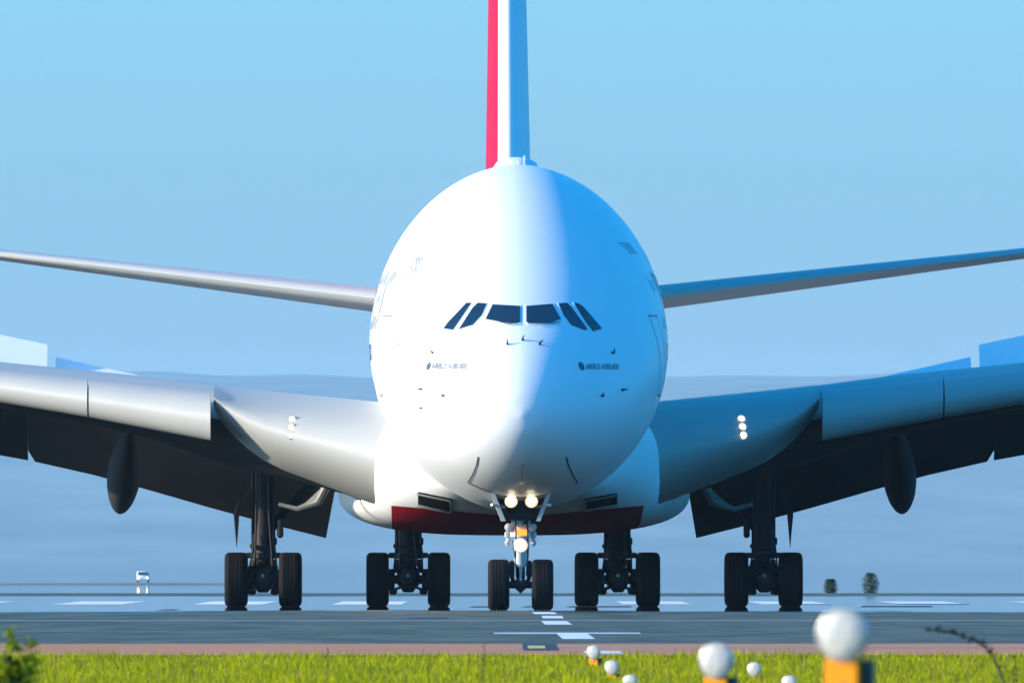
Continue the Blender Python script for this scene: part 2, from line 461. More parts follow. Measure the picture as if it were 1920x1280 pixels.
ds = [0.0015, .02, .06, .12, .2, .3, .42, .56, .72, .9, 1.1, 1.3, 1.5, 1.75, 2.0, 2.3, 2.6, 2.9, 3.2, 3.6, 4, 4.5, 5, 5.6, 6.2, 7, 8, 9, 10, 11, 12, 13, 14.5, 16, 18, 21, 25, 30, 36, 42, 46, 50, 54, 58, 62, 66, 69, 71, 72, 72.4]
fv, ff = loft([fus_ring(d) for d in ds])
ff = [tuple(reversed(q)) for q in ff]
fus = mesh_obj('fuselage', fv, ff, M['paint'], plane, True)
BV = BVHTree.FromPolygons([Vector(p) for p in fv], ff)

def on_nose(px, py, off=0.012):
    """lay a measured front-view point onto the fuselage skin"""
    y = -2.0
    for _ in range(4):
        x, z = px2m(px, py, y)
        h = BV.ray_cast(Vector((x, -30, z)), Vector((0, 1, 0)))
        if h[0] is None: return None
        y = h[0].y
    return h[0] + h[1] * off

def on_side(sgn, y, z, off=0.012):
    h = BV.ray_cast(Vector((sgn * 12, y, z)), Vector((-sgn, 0, 0)))
    return None if h[0] is None else h[0] + h[1] * off

def skin_panel(name, poly, material, parent, proj, off, rings=4, sub=4, flip=False):
    """a convex-ish outline laid on the skin as a slightly proud panel with its own edge"""
    pts = []
    for i in range(len(poly)):
        a, bb = poly[i], poly[(i + 1) % len(poly)]
        for k in range(sub): pts.append((a[0] + (bb[0] - a[0]) * k / sub, a[1] + (bb[1] - a[1]) * k / sub))
    cx = sum(p[0] for p in pts) / len(pts); cy = sum(p[1] for p in pts) / len(pts)
    n = len(pts); v = []; f = []
    for p in pts: v.append(proj(p[0], p[1], -0.03))
    for r in range(rings):
        s_ = 1 - r / rings
        for p in pts: v.append(proj(cx + (p[0] - cx) * s_, cy + (p[1] - cy) * s_, off))
    v.append(proj(cx, cy, off))
    if any(q is None for q in v): return None
    for r in range(rings):
        for k in range(n): f.append((r * n + k, r * n + (k + 1) % n, (r + 1) * n + (k + 1) % n, (r + 1) * n + k))
    for k in range(n): f.append((rings * n + k, rings * n + (k + 1) % n, (rings + 1) * n))
    if flip: f = [tuple(reversed(q)) for q in f]
    return mesh_obj(name, v, f, material, parent, True, angle=40)

def strip(pts, w, proj, off=0.01):
    """a thin line on the skin through measured points"""
    P = []
    for i in range(len(pts) - 1):
        for k in range(6): P.append(tuple(pts[i][j] + (pts[i + 1][j] - pts[i][j]) * k / 6 for j in (0, 1)))
    P.append(pts[-1]); v = []; f = []
    for i, p in enumerate(P):
        a, bb = P[max(i - 1, 0)], P[min(i + 1, len(P) - 1)]
        dx, dy = bb[0] - a[0], bb[1] - a[1]; L = math.hypot(dx, dy) or 1
        nx, ny = -dy / L * w / 2, dx / L * w / 2
        v += [proj(p[0] + nx, p[1] + ny, off), proj(p[0] - nx, p[1] - ny, off)]
    if any(q is None for q in v): return [], []
    for i in range(len(P) - 1): f.append((2 * i, 2 * i + 1, 2 * i + 3, 2 * i + 2))
    return v, f
def line_obj(name, runs, w, proj, material, parent, off=0.01):
    mb = MB()
    for r in runs: mb.add(*strip(r, w, proj, off))
    if not mb.v: return None
    return mb.build(name, material, parent, True, None)

nose_proj = lambda a, c, o: on_nose(a, c, o)
panes = [
    [(924, 572), (975, 575), (975, 605), (968, 607), (943, 605), (911, 599)],
    [(987, 575), (1035, 571), (1051, 599), (1028, 607), (991, 607), (987, 603)],
    [(896, 569), (912, 570), (903, 592), (886, 610), (861, 618), (886, 579)],
    [(875, 569), (883, 569), (849, 619), (832, 617), (840, 606)],
    [(1047, 570), (1062, 569), (1071, 577), (1101, 618), (1096, 620), (1073, 611), (1057, 593)],
    [(1076, 569), (1084, 570), (1094, 577), (1128, 617), (1112, 622), (1098, 605)],
]
for i, p in enumerate(panes):
    c = (sum(q[0] for q in p) / len(p), sum(q[1] for q in p) / len(p))
    grow = [(q[0] + (2.2 if q[0] > c[0] else -2.2), q[1] + (1.8 if q[1] > c[1] else -1.8)) for q in p]
    skin_panel('window_seal', grow, M['paint'] if i < 2 else M['paint'], fus, nose_proj, 0.010)
    skin_panel('cockpit_window', p, M['glass'], fus, nose_proj, 0.022)
# wipers
for pts in ([(932, 605), (952, 610), (970, 609)], [(998, 609), (1022, 609), (1050, 607)]):
    line_obj('wiper', [pts], 1.6, nose_proj, M['ink'], fus, 0.05)

# probes and vanes standing off the nose
def probe(px, py, size, ang):
    p = on_nose(px, py, 0.0)
    if p is None: return
    q = on_nose(px, py, 1.0) - p
    mb = MB()
    up = Vector((math.cos(ang), 0, math.sin(ang)))
    mb.tube([p - q * .02, p + q * size * .55], [size * .34, size * .22], 8)
    mb.tube([p + q * size * .55 - up * size * .3, p + q * size * .6 + up * size * .8], [size * .24, size * .08], 8)
    mb.build('probe', M['ink'], fus)
for a in ((952, 646, .10, 1.6), (980, 638, .10, 1.1), (1012, 646, .11, .7), (812, 662, .09, 2.2), (1148, 662, .11, 1.5),
          (791, 730, .09, 3.0), (791, 765, .08, 0.3), (832, 742, .09, 1.5), (1128, 742, .10, 1.7), (1166, 731, .11, 0.1), (979, 872, .07, 1.5)):
    probe(*a)
# lines of the nose gear doors and a keel seam
line_obj('door_seam', [[(897, 856), (894, 872), (887, 889), (878, 905)]], 2.4, nose_proj, M['ink'], fus)
line_obj('door_seam', [[(1062, 856), (1065, 870), (1073, 888), (1083, 905)]], 2.4, nose_proj, M['ink'], fus)
line_obj('door_seam', [[(879, 905), (900, 915), (922, 922)]], 1.6, nose_proj, M['greyink'], fus)
line_obj('door_seam', [[(979, 876), (979, 900)]], 1.0, nose_proj, M['greyink'], fus)
line_obj('panel_seam', [[(708, 636), (742, 625)]] and [[(748, 638), (744, 652)]], 1.6, nose_proj, M['greyink'], fus)

# lettering on the nose and flanks
def text_mesh(body, shear=0.0):
    cu = bpy.data.curves.new('lettering', 'FONT'); cu.body = body; cu.size = 1.0; cu.shear = shear; cu.resolution_u = 3
    o = bpy.data.objects.new('lettering', cu); COL.objects.link(o)
    dg = bpy.context.evaluated_depsgraph_get()
    me = bpy.data.meshes.new_from_object(o.evaluated_get(dg))
    v = np.array([tuple(p.co) for p in me.vertices]); f = [tuple(p.vertices) for p in me.polygons]
    bpy.data.objects.remove(o); bpy.data.meshes.remove(me); bpy.data.curves.remove(cu)
    v[:, 0] -= v[:, 0].min(); v[:, 1] -= v[:, 1].min()
    return v[:, :2], f
def letter_obj(name, body, to_skin, material, shear=0.0, sub=None):
    v, f = text_mesh(body, shear)
    w, h = v[:, 0].max(), v[:, 1].max()
    vs_ = [to_skin(p[0] / w, p[1] / h) for p in v]
    f = [q for q in f if all(vs_[i] is not None for i in q)]
    if not f: return
    vs_ = [p if p is not None else Vector((0, 0, 5)) for p in vs_]
    o = mesh_obj(name, vs_, f, material, fus, False)
    return o
letter_obj('lettering', 'AIRBUS A380-800', lambda u, t: on_nose(809 + 67 * u, 692 - 10.5 * t, 0.018), M['ink'], 0.25)
letter_obj('lettering', 'AIRBUS A380-800', lambda u, t: on_nose(1098 + 61 * u, 693 - 10.5 * t, 0.018), M['ink'], 0.0)
def ring_mark(cx, cy, rx, ry, lean):
    mb = MB()
    pts = [(cx + rx * math.cos(t) + lean * math.sin(t), cy - ry * math.sin(t)) for t in np.linspace(0, 2 * math.pi, 13)]
    mb.add(*strip(pts, 2.2, nose_proj, 0.012))
    mb.add(*strip([(cx - rx * .5, cy - ry * .5), (cx + rx * .5, cy + ry * .5)], 2.2, nose_proj, 0.013))
    mb.build('maker_emblem', M['ink'], fus, True, None)
ring_mark(804, 687, 2.6, 6.0, 2.0); ring_mark(1090, 687, 3.6, 6.5, -2.5)

# title on the flanks (only its foreshortened strokes show from ahead)
for sgn in (-1, 1):
    y0, y1 = 2.9, 13.5
    def side(u, t, sgn=sgn):
        yy = (y1 - (y1 - y0) * u) if sgn < 0 else (y0 + (y1 - y0) * u)
        return on_side(sgn, yy, 6.55 + 2.05 * t, 0.012)
    letter_obj('lettering', 'Emirates', side, M['gold'])
    # main deck door
    dp = lambda a, c, o, sgn=sgn: on_side(sgn, a, c, o)
    line_obj('cabin_door_outline', [[(0.9, 5.0), (0.9, 6.85)], [(0.9, 6.85), (2.0, 6.85)], [(2.0, 6.85), (2.0, 5.0)], [(2.0, 5.0), (0.9, 5.0)]], 0.045, dp, M['greyink'], fus)
    for z, ya, yb in ((6.05, 3.2, 30.0), (8.62, 19.0, 34.0)):
        yy = ya
        while yy < yb:
            w, h = 0.14, 0.20
            skin_panel('cabin_window', [(yy - w, z - h * .5), (yy - w * .5, z - h), (yy + w * .5, z - h), (yy + w, z - h * .5), (yy + w, z + h * .5), (yy + w * .5, z + h), (yy - w * .5, z + h), (yy - w, z + h * .5)],
                       M['glass'], fus, dp, 0.008, rings=1, sub=1, flip=sgn < 0)
            yy += 0.55 * 2 if z > 7 else 0.8
# small print block on the right-hand flank of the aircraft
letter_obj('lettering', 'EXPO', lambda u, t: on_nose(777 + 17 * u - 4 * (1 - t), 496 - 14 * t + 2 * u, 0.012), M['greyink'])
letter_obj('lettering', '2020', lambda u, t: on_nose(768 + 17 * u - 3 * (1 - t), 509 - 10 * t + 2 * u, 0.012), M['greyink'])
line_obj('lettering', [[(768, 505 + 7), (782, 507 + 7)]], 2.0, nose_proj, M['greyink'], fus)
line_obj('lettering', [[(761, 521), (774, 523)]], 2.0, nose_proj, M['greyink'], fus)

# crown fittings
mb = MB()
rings = []
for t in np.linspace(0, 1, 13):
    s_ = math.sin(math.pi * min(max(t, .02), .98)) ** 0.5
    rings.append([(0.56 * s_ * math.cos(a), 15.5 + 3.4 * t, 10.50 + 0.42 * s_ * (max(math.sin(a), 0) ** .6)) for a in np.linspace(0, math.pi, 13)])
n = 13; v = [p for r in rings for p in r]; f = [(i * n + k, i * n + k + 1, (i + 1) * n + k + 1, (i + 1) * n + k) for i in range(12) for k in range(12)]
mesh_obj('antenna_radome', v, f, M['paint'], plane, True)
for (x, y, h) in ((0.02, 12.0, .42), (0.16, 11.2, .48)):
    zb = 10.35
    mesh_obj('blade_antenna', [(x - .02, y, zb), (x + .02, y, zb), (x + .02, y + .5, zb), (x - .02, y + .5, zb), (x - .014, y + .25, zb + h), (x + .014, y + .25, zb + h), (x + .014, y + .45, zb + h), (x - .014, y + .45, zb + h)],
             [(0, 1, 5, 4), (1, 2, 6, 5), (2, 3, 7, 6), (3, 0, 4, 7), (4, 5, 6, 7)], M['paint'], plane, False)
mb = MB(); mb.lathe([(10.05, .05), (10.2, .09), (10.34, .08), (10.44, .04)], 'z', (0.02, 6.6, -0.22), 12); mb.build('beacon', M['paint'], plane)

# belly fairing
f_w = smooth_interp([2.5, 4.5, 7, 10, 14, 18, 22, 26, 34, 40, 46, 50], [1.5, 2.35, 2.95, 3.3, 3.45, 3.75, 4.15, 4.36, 4.36, 3.9, 2.6, 1.4])
f_zb = smooth_interp([2.5, 4.5, 7, 10, 14, 18, 22, 34, 40, 46, 50], [2.75, 2.42, 2.15, 1.97, 1.84, 1.79, 1.77, 1.77, 1.95, 2.5, 3.0])
f_zt = smooth_interp([2.5, 6, 10, 14, 20, 26, 34, 50], [3.6, 4.4, 5.0, 5.2, 4.2, 3.5, 3.5, 4.0])
rings = []
for y in np.concatenate([np.linspace(2.5, 22, 26), np.linspace(23, 50, 20)]):
    w, zb, zt = f_w(y), f_zb(y), f_zt(y); zc = zb + (1.15 if y > 18 else 1.15 + (18 - y) * .05); zc = min(zc, zt - .5)
    r = []
    for k in range(72):
        a = 2 * math.pi * k / 72; c, s_ = math.cos(a), math.sin(a)
        e = 2 / 2.9
        x = w * math.copysign(abs(c) ** e, c)
        z = zc + ((zt - zc) if s_ > 0 else (zc - zb)) * math.copysign(abs(s_) ** e, s_)
        r.append((x, y, z))
    rings.append(r)
bv_, bf_ = loft(rings)
bf_ = [tuple(reversed(q)) for q in bf_]
fair = mesh_obj('belly_fairing', bv_, bf_, M['belly'], plane, True)
BVF = BVHTree.FromPolygons([Vector(p) for p in bv_], bf_)
def on_fair(px, py, off=0.012):
    y = 10.0
    for _ in range(5):
        x, z = px2m(px, py, y)
        h = BVF.ray_cast(Vector((x, -5, z)), Vector((0, 1, 0)))
        if h[0] is None: return None
        y = h[0].y
    return h[0] + h[1] * off
fair_proj = lambda a, c, o: on_fair(a, c, o)
for q in ([(785, 922), (846, 934), (846, 956), (785, 944)], [(1156, 924), (1096, 934), (1096, 953), (1156, 943)]):
    c = (sum(p[0] for p in q) / 4, sum(p[1] for p in q) / 4)
    skin_panel('air_inlet', q, M['dark'], fair, fair_proj, 0.03)
    line_obj('inlet_lip', [[q[0], q[1]], [q[1], q[2]], [q[2], q[3]]], 3.0, fair_proj, M['wing'], fair, 0.07)

M['gapshade'] = mat('fairing_gap_shade', (0.06, 0.065, 0.07), 0.7, spec=0.1)  # dark line painted for the shade in the gap behind the nose
line_obj('gap_shade_line', [[(748, 790), (757, 818), (776, 851), (800, 880), (830, 906), (866, 928), (905, 941)]], 3.2, fair_proj, M['gapshade'], fair, 0.02)
line_obj('gap_shade_line', [[(1202, 790), (1193, 818), (1174, 851), (1150, 880), (1120, 906), (1085, 928), (1050, 940)]], 3.2, fair_proj, M['gapshade'], fair, 0.02)
# ------------------------------------------------------------------ wings
f_T = smooth_interp([2.6, 3.5, 7.35, 9.1, 12.5, 16, 22], [4.9, 5.0, 5.42, 5.66, 6.02, 6.45, 7.3])
yLE = lambda x: 13.0 + 0.75 * (x - 3.2)
yTB = lambda x: 32.6 + 0.10 * (x - 3.0)
f_B = smooth_interp([2.6, 3.2, 4.7, 6.1, 6.75, 7.15, 7.33], [2.25, 2.42, 2.98, 3.55, 4.05, 4.5, 4.8])
f_bt = smooth_interp([2.6, 5, 7.35, 9, 12.5, 16, 22], [2.5, 2.2, 1.85, 1.5, 1.15, 1.05, .9])

def build_wing(s):
    root = None
    X = lambda x: s * x
    # wing box
    rings = []
    for x in (2.6, 3.6, 4.6, 5.6, 6.6, 7.35, 8.2, 9.2, 10.4, 12.5, 14, 16, 19, 22):
        T, th, y0, y1 = f_T(x), f_bt(x), yLE(x) + 1.7, yTB(x)
        zc = T - th * .45; pk = yLE(x) + 5.0
        r = []
        for t in np.linspace(0, 1, 9)[:-1]:      # trailing edge to crest along the top
            y = y1 + (pk - y1) * t
            r.append((X(x), y, T - 0.62 * ((y - pk) / (y1 - pk)) ** 2))
        for a in np.linspace(math.pi / 2, math.pi * 1.5, 15):
            zz = zc + ((T - zc) if math.sin(a) > 0 else (th - (T - zc))) * math.sin(a)
            r.append((X(x), pk + (pk - y0) * math.cos(a), zz))
        for t in np.linspace(0, 1, 9)[1:]:
            y = pk + (y1 - pk) * t
            r.append((X(x), y, (T - th) + (th - 0.62 - 0.28) * t ** 1.6))
        rings.append(r)
    v, f = loft(rings)
    if s > 0: f = [tuple(reversed(q)) for q in f]
    nb = len(rings[0])
    fm = []
    for i in range(len(rings) - 1):
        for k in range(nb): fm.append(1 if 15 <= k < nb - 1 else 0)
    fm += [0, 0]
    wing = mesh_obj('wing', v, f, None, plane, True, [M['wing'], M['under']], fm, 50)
    # fixed inboard leading edge
    rings = []
    for x in (2.6, 3.2, 3.8, 4.4, 5.0, 5.6, 6.1, 6.5, 6.8, 7.05, 7.22, 7.33):
        T, B, L = f_T(x) + 0.012, f_B(x), yLE(x)
        zc = B + .45 * (T - B); r = []
        for a in np.linspace(math.pi / 2, math.pi * 1.5, 25):
            up = math.sin(a) > 0
            A = 5.0 if up else 2.0 + 0.4 * (T - B)
            c = -math.cos(a)
            yy = L + A * (1 - c ** (1.0 if up else 1.0))
            r.append((X(x), yy, zc + ((T - zc) if up else (zc - B)) * math.sin(a)))
        r.append((X(x), r[-1][1] - .06, B + .07)); 
        rings.append(r)
    v, f = loft(rings)
    if s > 0: f = [tuple(reversed(q)) for q in f]
    mesh_obj('leading_edge', v, f, M['wing'], wing, True, angle=50)
    # slats
    for (xa, xb) in ((7.40, 10.38), (10.42, 13.6), (13.66, 17.4)):
        rings = []
        for x in np.linspace(xa, xb, 6):
            zt = np.interp(x, [7.4, 10.4, 12.5, 17.4], [5.24, 5.60, 5.84, 6.45]); zb = np.interp(x, [7.4, 10.4, 12.5, 17.4], [4.04, 4.62, 4.98, 5.75])
            L = yLE(x) - 0.55; zc = zb + .42 * (zt - zb); r = []
            for a in np.linspace(math.pi / 2, math.pi * 1.5, 19):
                up = math.sin(a) > 0
                A = 1.45 if up else .55
                r.append((X(x), L + A * (1 + math.cos(a)), zc + ((zt - zc) if up else (zc - zb)) * math.sin(a)))
            r.append((X(x), L + .75, zb + .1)); r.append((X(x), L + .8, zc + .1)); r.append((X(x), L + 1.3, zt - .1))
            rings.append(r)
        v, f = loft(rings)
        if s > 0: f = [tuple(reversed(q)) for q in f]
        mesh_obj('slat', v, f, M['wing'], wing, True, angle=50)
    # flaps, let down
    for (xa, xb) in ((4.72, 12.15), (12.32, 19.0)):
        rings = []
        for x in np.linspace(xa, xb, 6):
            zte = np.interp(x, [4.72, 6.9, 10.3, 12.2, 19], [1.72, 2.27, 3.25, 3.68, 4.9]); yte = 38.3 + .05 * x
            dy, dz = -3.35, 2.15
            L = math.hypot(dy, dz); ux, uz = dy / L, dz / L; nx, nz = -uz, ux   # chord and normal in the y-z plane
            prof2 = [(0, .015), (.15, .09), (.5, .22), (.8, .27), (.93, .2), (1.0, .0), (.93, -.17), (.8, -.2), (.5, -.15), (.15, -.06), (0, -.015)]
            k = 0.06 if x == xa else 0.0
            r = [(X(x - (.38 * c if abs(x - xa) < 1e-6 and xa < 5 else 0) + (.16 * min(1, c * 9) if x == xb and xb < 13 else 0)), yte + dy * c + nx * t * -1, zte + dz * c + nz * t * -1) for (c, t) in prof2]
            rings.append(r)
        v, f = loft(rings)
        if s < 0: f = [tuple(reversed(q)) for q in f]
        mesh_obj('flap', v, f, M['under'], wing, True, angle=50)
    # raised spoilers
    for (xa, xb, za, zb_, ang) in ((9.3, 11.42, 5.74, 6.22, 25), (11.62, 14.6, 6.52, 7.15, 46)):
        v = []
        for (x, zt) in ((xa, za), (xb, zb_)):
            zh = f_T(x) - .28; yh = 28.2; h = zt - zh; L = h / math.tan(R(ang))
            for (yy, zz) in ((yh, zh), (yh + L, zt), (yh + L + .05, zt - .05), (yh + .1, zh - .1)): v.append((X(x), yy, zz))
        f = [(0, 1, 5, 4), (1, 2, 6, 5), (2, 3, 7, 6), (3, 0, 4, 7), (0, 3, 2, 1), (4, 5, 6, 7)]
        if s < 0: f = [tuple(reversed(q)) for q in f]
        mesh_obj('spoiler', v, f, M['paint'], wing, False)
    # flap track fairing
    A = Vector((X(9.55), 29.5, 4.55)); Bp = Vector((X(10.0), 39.3, 2.42)); ax = (Bp - A).normalized()
    rings = []
    for t in np.linspace(0, 1, 19):
        w = (math.sin(math.pi * min(max(t, .004), .996) ** 1.35)) ** .62
        c = A + (Bp - A) * t
        rings.append([(c.x + .42 * w * math.cos(a), c.y, c.z + .55 * w * math.sin(a)) for a in np.linspace(0, 2 * math.pi, 21)[:-1]])
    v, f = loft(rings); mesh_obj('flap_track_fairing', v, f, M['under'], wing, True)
    # landing lights in the wing root leading edge
    for i, z in enumerate((4.55, 4.36, 4.16)):
        x = 5.42 + .02 * i
        lamp_y = yLE(x) - 0.0
        T, B = f_T(x) + .012, f_B(x); zc = B + .45 * (T - B)
        q = (z - zc) / ((T - zc) if z > zc else (zc - B)); A_ = 5.0 if z > zc else 2.0 + .4 * (T - B)
        ys_ = yLE(x) + A_ * (1 - math.sqrt(max(0, 1 - q * q)))
        m_ = MB(); m_.lathe([(-.02, .066), (-.035, .078), (-.03, .092), (.08, .1)], 'y', (X(x), ys_, z), 16); m_.build('light_bezel', M['lampglow'] if s > 0 else M['wing'], wing)  # bezels on the shaded wing emit to imitate lamp glow
        m_ = MB(); m_.lathe([(-.05, .02), (-.045, .04), (-.03, .056), (.06, .056)], 'y', (X(x), ys_, z), 16)
        m_.build('landing_light', M['lamp'], wing)
    return wing
wing_l = build_wing(-1); tag(wing_l, 'sunlit wing with slats and flaps down')
wing_r = build_wing(1); tag(wing_r, 'wing in blue shade with lit landing lights')
# open gear bay edge and door linkage below the sunlit wing
def gear_bay(s):
    w = wing_l if s < 0 else wing_r
    mb = MB()
    a, bb = Vector((s * 3.35, 18.0, 2.50)), Vector((s * 6.25, 19.5, 3.72))
    d = bb - a
    mb.box((a + bb) / 2, (d.length, .5, .14), Matrix.Rotation(-s * math.atan2(d.z, abs(d.x)), 3, 'Y'), bev=.03)
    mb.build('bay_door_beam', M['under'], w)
    mb = MB()
    for t, r in ((.93, .06), (.6, .05)):
        p = a + d * t + Vector((0, -.35, .0)); mb.lathe([(-.05, r * .7), (0, r), (.05, r)], 'y', p, 12)
    mb.box(a + d * .02 + Vector((0, -.3, .02)), (.24, .2, .2), bev=.04)
    mb.build('bay_fitting', M['gearwhite'], w)
    mb = MB()
    p = a + d * .42
    mb.tube([p + Vector((0, -.1, 0)), p + Vector((s * .25, 0, -.45)), p + Vector((s * .75, .1, -.62)), p + Vector((s * 1.2, .2, -.5))], [.11, .12, .07, .05], 10)
    mb.tube([p + Vector((s * .05, 0, -.1)), p + Vector((s * .5, .1, -.55))], [.08, .1], 10)
    mb.build('door_actuator', M['actuator'], w)
gear_bay(-1); gear_bay(1)

# ------------------------------------------------------------------ tail
def foil(n, c, th):
    pts = []
    xs = [0.5 * (1 - math.cos(math.pi * i / n)) for i in range(n + 1)]
    yt = lambda x: th / 0.2 * (0.2969 * math.sqrt(x) - 0.126 * x - 0.3516 * x * x + 0.2843 * x ** 3 - 0.1036 * x ** 4) / 1.0
    for x in reversed(xs): pts.append((x * c, yt(x) * c))
    for x in xs[1:-1]: pts.append((x * c, -yt(x) * c))
    return pts
for s in (-1, 1):
    rings = []
    for x in (0.6, 2.5, 5, 8, 11, 15.1):
        z = 7.62 + .128 * x; c = 10.2 - .45 * x; y0 = 53.0 + .72 * x
        th = np.interp(x, [0.6, 3.6, 13.6, 15.1], [.74, .66, .31, .26]) / c
        rings.append([(s * x, y0 + a, z + b_) for (a, b_) in foil(14, c, th)])
    v, f = loft(rings)
    if s > 0: f = [tuple(reversed(q)) for q in f]
    o = mesh_obj('tailplane', v, f, M['tail'], plane, True, angle=60)
rings = []
for z in (10.0, 10.6, 12, 14, 16.5, 19, 22, 24.1):
    t = (z - 10.3) / 13.8; c = 14.5 - 8.6 * t; y0 = 48.0 + 12.5 * t
    th = (1.22 - .5 * t) / c
    rings.append([(b_, y0 + a, z) for (a, b_) in foil(20, c, th)])
v, f = loft(rings)
mesh_obj('fin', v, f, M['fin'], plane, True, angle=60)

# ------------------------------------------------------------------ landing gear
def wheel_mesh(Dm, W):
    r = Dm / 2; h = W / 2; mb = MB()
    pr = [(-h * .72, r * .50), (-h * .80, r * .58), (-h * .96, r * .72), (-h * 1.0, r * .82), (-h * .93, r * .92), (-h * .74, r * .985)]
    for g_ in (-.5, -.17, .17, .5):
        pr += [(h * (g_ - .045), r), (h * (g_ - .03), r * .975), (h * (g_ + .03), r * .975), (h * (g_ + .045), r)]
    pr += [(h * .74, r * .985), (h * .93, r * .92), (h * 1.0, r * .82), (h * .96, r * .72), (h * .80, r * .58), (h * .72, r * .50)]
    mb.lathe(pr, 'x', n=40, mi=0)
    for sg in (-1, 1):
        mb.lathe([(sg * h * .5, r * .5), (sg * h * .62, r * .48), (sg * h * .55, r * .3), (sg * h * .8, r * .2), (sg * h * .84, r * .05)], 'x', n=24, mi=1)
    o = mb.build('wheel', [M['tyre'], M['hub']], None)
    me = o.data; bpy.data.objects.remove(o); return me
me_main, me_nose = wheel_mesh(1.36, .56), wheel_mesh(1.19, .50)
def wheel(me, loc, parent):
    o = bpy.data.objects.new('wheel', me); link(o, parent); o.location = loc; return o

def main_gear(name, x, y, half, axles, top, r_up):
    root = bpy.data.objects.new(name, None); link(root, plane); root.location = (x, y, 0)
    R0 = .665
    st = MB()
    st.tube([(0, 0, top), (0, 0, 1.25)], [r_up, r_up * .95], 20)
    st.tube([(0, 0, 1.3), (0, 0, .62)], [r_up * .72, r_up * .68], 18)
    st.lathe([(1.18, r_up * 1.0), (1.2, r_up * 1.22), (1.3, r_up * 1.22), (1.33, r_up * 1.0)], 'z', n=20)
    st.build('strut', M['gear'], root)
    cl = MB()
    for sg in (-1, 1):
        cl.box((sg * (r_up + .1), -.1, 1.27), (.22, .2, .14), bev=.04)
        cl.tube([(sg * r_up * .9, -.15, 1.15), (sg * r_up * 1.05, -.25, .85)], .07, 10)
        cl.tube([(sg * r_up, -.12, top), (sg * r_up * 1.02, -.12, 1.3)], .035, 8)
    cl.build('torque_link', M['gear'], root)
    bm_ = MB(); L = max(abs(a) for a in axles)
    bm_.lathe([(-L - .42, .12), (-L - .38, .2), (-L - .1, .27), (0, .31), (L + .1, .27), (L + .38, .2), (L + .42, .12)], 'y', (0, 0, R0 + .02), 20)
    bm_.box((0, -L * .2, R0 + .12), (.56, L * 1.4, .5), bev=.14)
    bm_.box((0, -L - .1, R0 - .22), (.34, .3, .2), bev=.08)
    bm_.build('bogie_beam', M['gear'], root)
    for a in axles:
        axm = MB(); axm.tube([(-half, a, R0), (half, a, R0)], .11, 14)
        axm.build('axle', M['gear'], root)
        for sg in (-1, 1):
            br = MB()
            br.lathe([(-.09, .16), (-.08, .27), (.08, .27), (.09, .16)], 'x', (sg * (half - .34), a, R0), 18)
            br.box((sg * (half - .39), a - .08, R0 - .3), (.2, .2, .16), bev=.05)
            br.tube([(sg * (half - .3), a - .2, R0 - .3), (sg * .1, a - .2, R0 - .16)], .03, 8)
            br.build('brake', M['gear'], root)
        for sg in (-1, 1): wheel(me_main, (sg * half, a, R0), root)
    hl = MB()
    for (x0, z0, x1, z1, r_) in ((-.16, top, -.2, .95, .03), (.12, top, .22, 1.0, .025), (.28, 1.9, .34, .8, .02), (-.26, 1.8, -.36, .75, .022)):
        hl.tube([(x0 * r_up / .3, -r_up - .02, z0), (x0 * r_up / .3 * 1.25, -r_up - .08, (z0 + z1) / 2), (x1 * 1.05, -r_up - .1, z1)], r_, 8)
    hl.build('hydraulic_line', M['gear'], root)
    for (x0, z0, w_, h_) in ((r_up + .03, 1.62, .1, .2), (-r_up - .02, 1.5, .12, .12), (0.05, 1.45, .3, .12), (-.02, 1.0, .42, .14), (.3, .98, .14, .1), (-.32, .95, .12, .14)):
        cb = MB(); cb.box((x0, -r_up * .8, z0), (w_, .2, h_), bev=.03); cb.build('bracket', M['gear'], root)
    ft = MB(); ft.lathe([(-.03, .015), (0, .045), (.02, .05)], 'y', (0.0, -L - .43, R0 + .1), 12)
    ft.build('hydraulic_fitting', M['gearwhite'], root)
    return root
for s in (-1, 1):
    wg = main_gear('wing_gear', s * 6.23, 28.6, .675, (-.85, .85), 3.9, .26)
    d = MB()
    d.add([(s * .50, -.3, 2.9), (s * .56, -.3, 2.9), (s * .40, .5, 2.9), (s * .68, -.3, 2.3), (s * .60, .5, 2.3), (s * .74, -.3, 2.3),
           (s * .665, -.2, 1.46), (s * .66, .0, 1.46)], [(0, 1, 5, 3), (1, 2, 4, 5), (2, 0, 3, 4), (3, 5, 6), (5, 4, 7, 6), (4, 3, 6, 7)])
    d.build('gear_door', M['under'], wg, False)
    sb = MB(); sb.tube([(-s * .2, .1, 1.95), (-s * .55, .3, 2.4), (-s * 1.6, .4, 3.4)], [.12, .12, .14], 12)
    sb.box((-s * .42, -.1, 1.95), (.16, .2, .5), bev=.05)
    sb.build('side_brace', M['gear'], wg)
    main_gear('body_gear', s * 2.62, 31.5, .77, (-1.7, 0, 1.7), 2.2, .30)

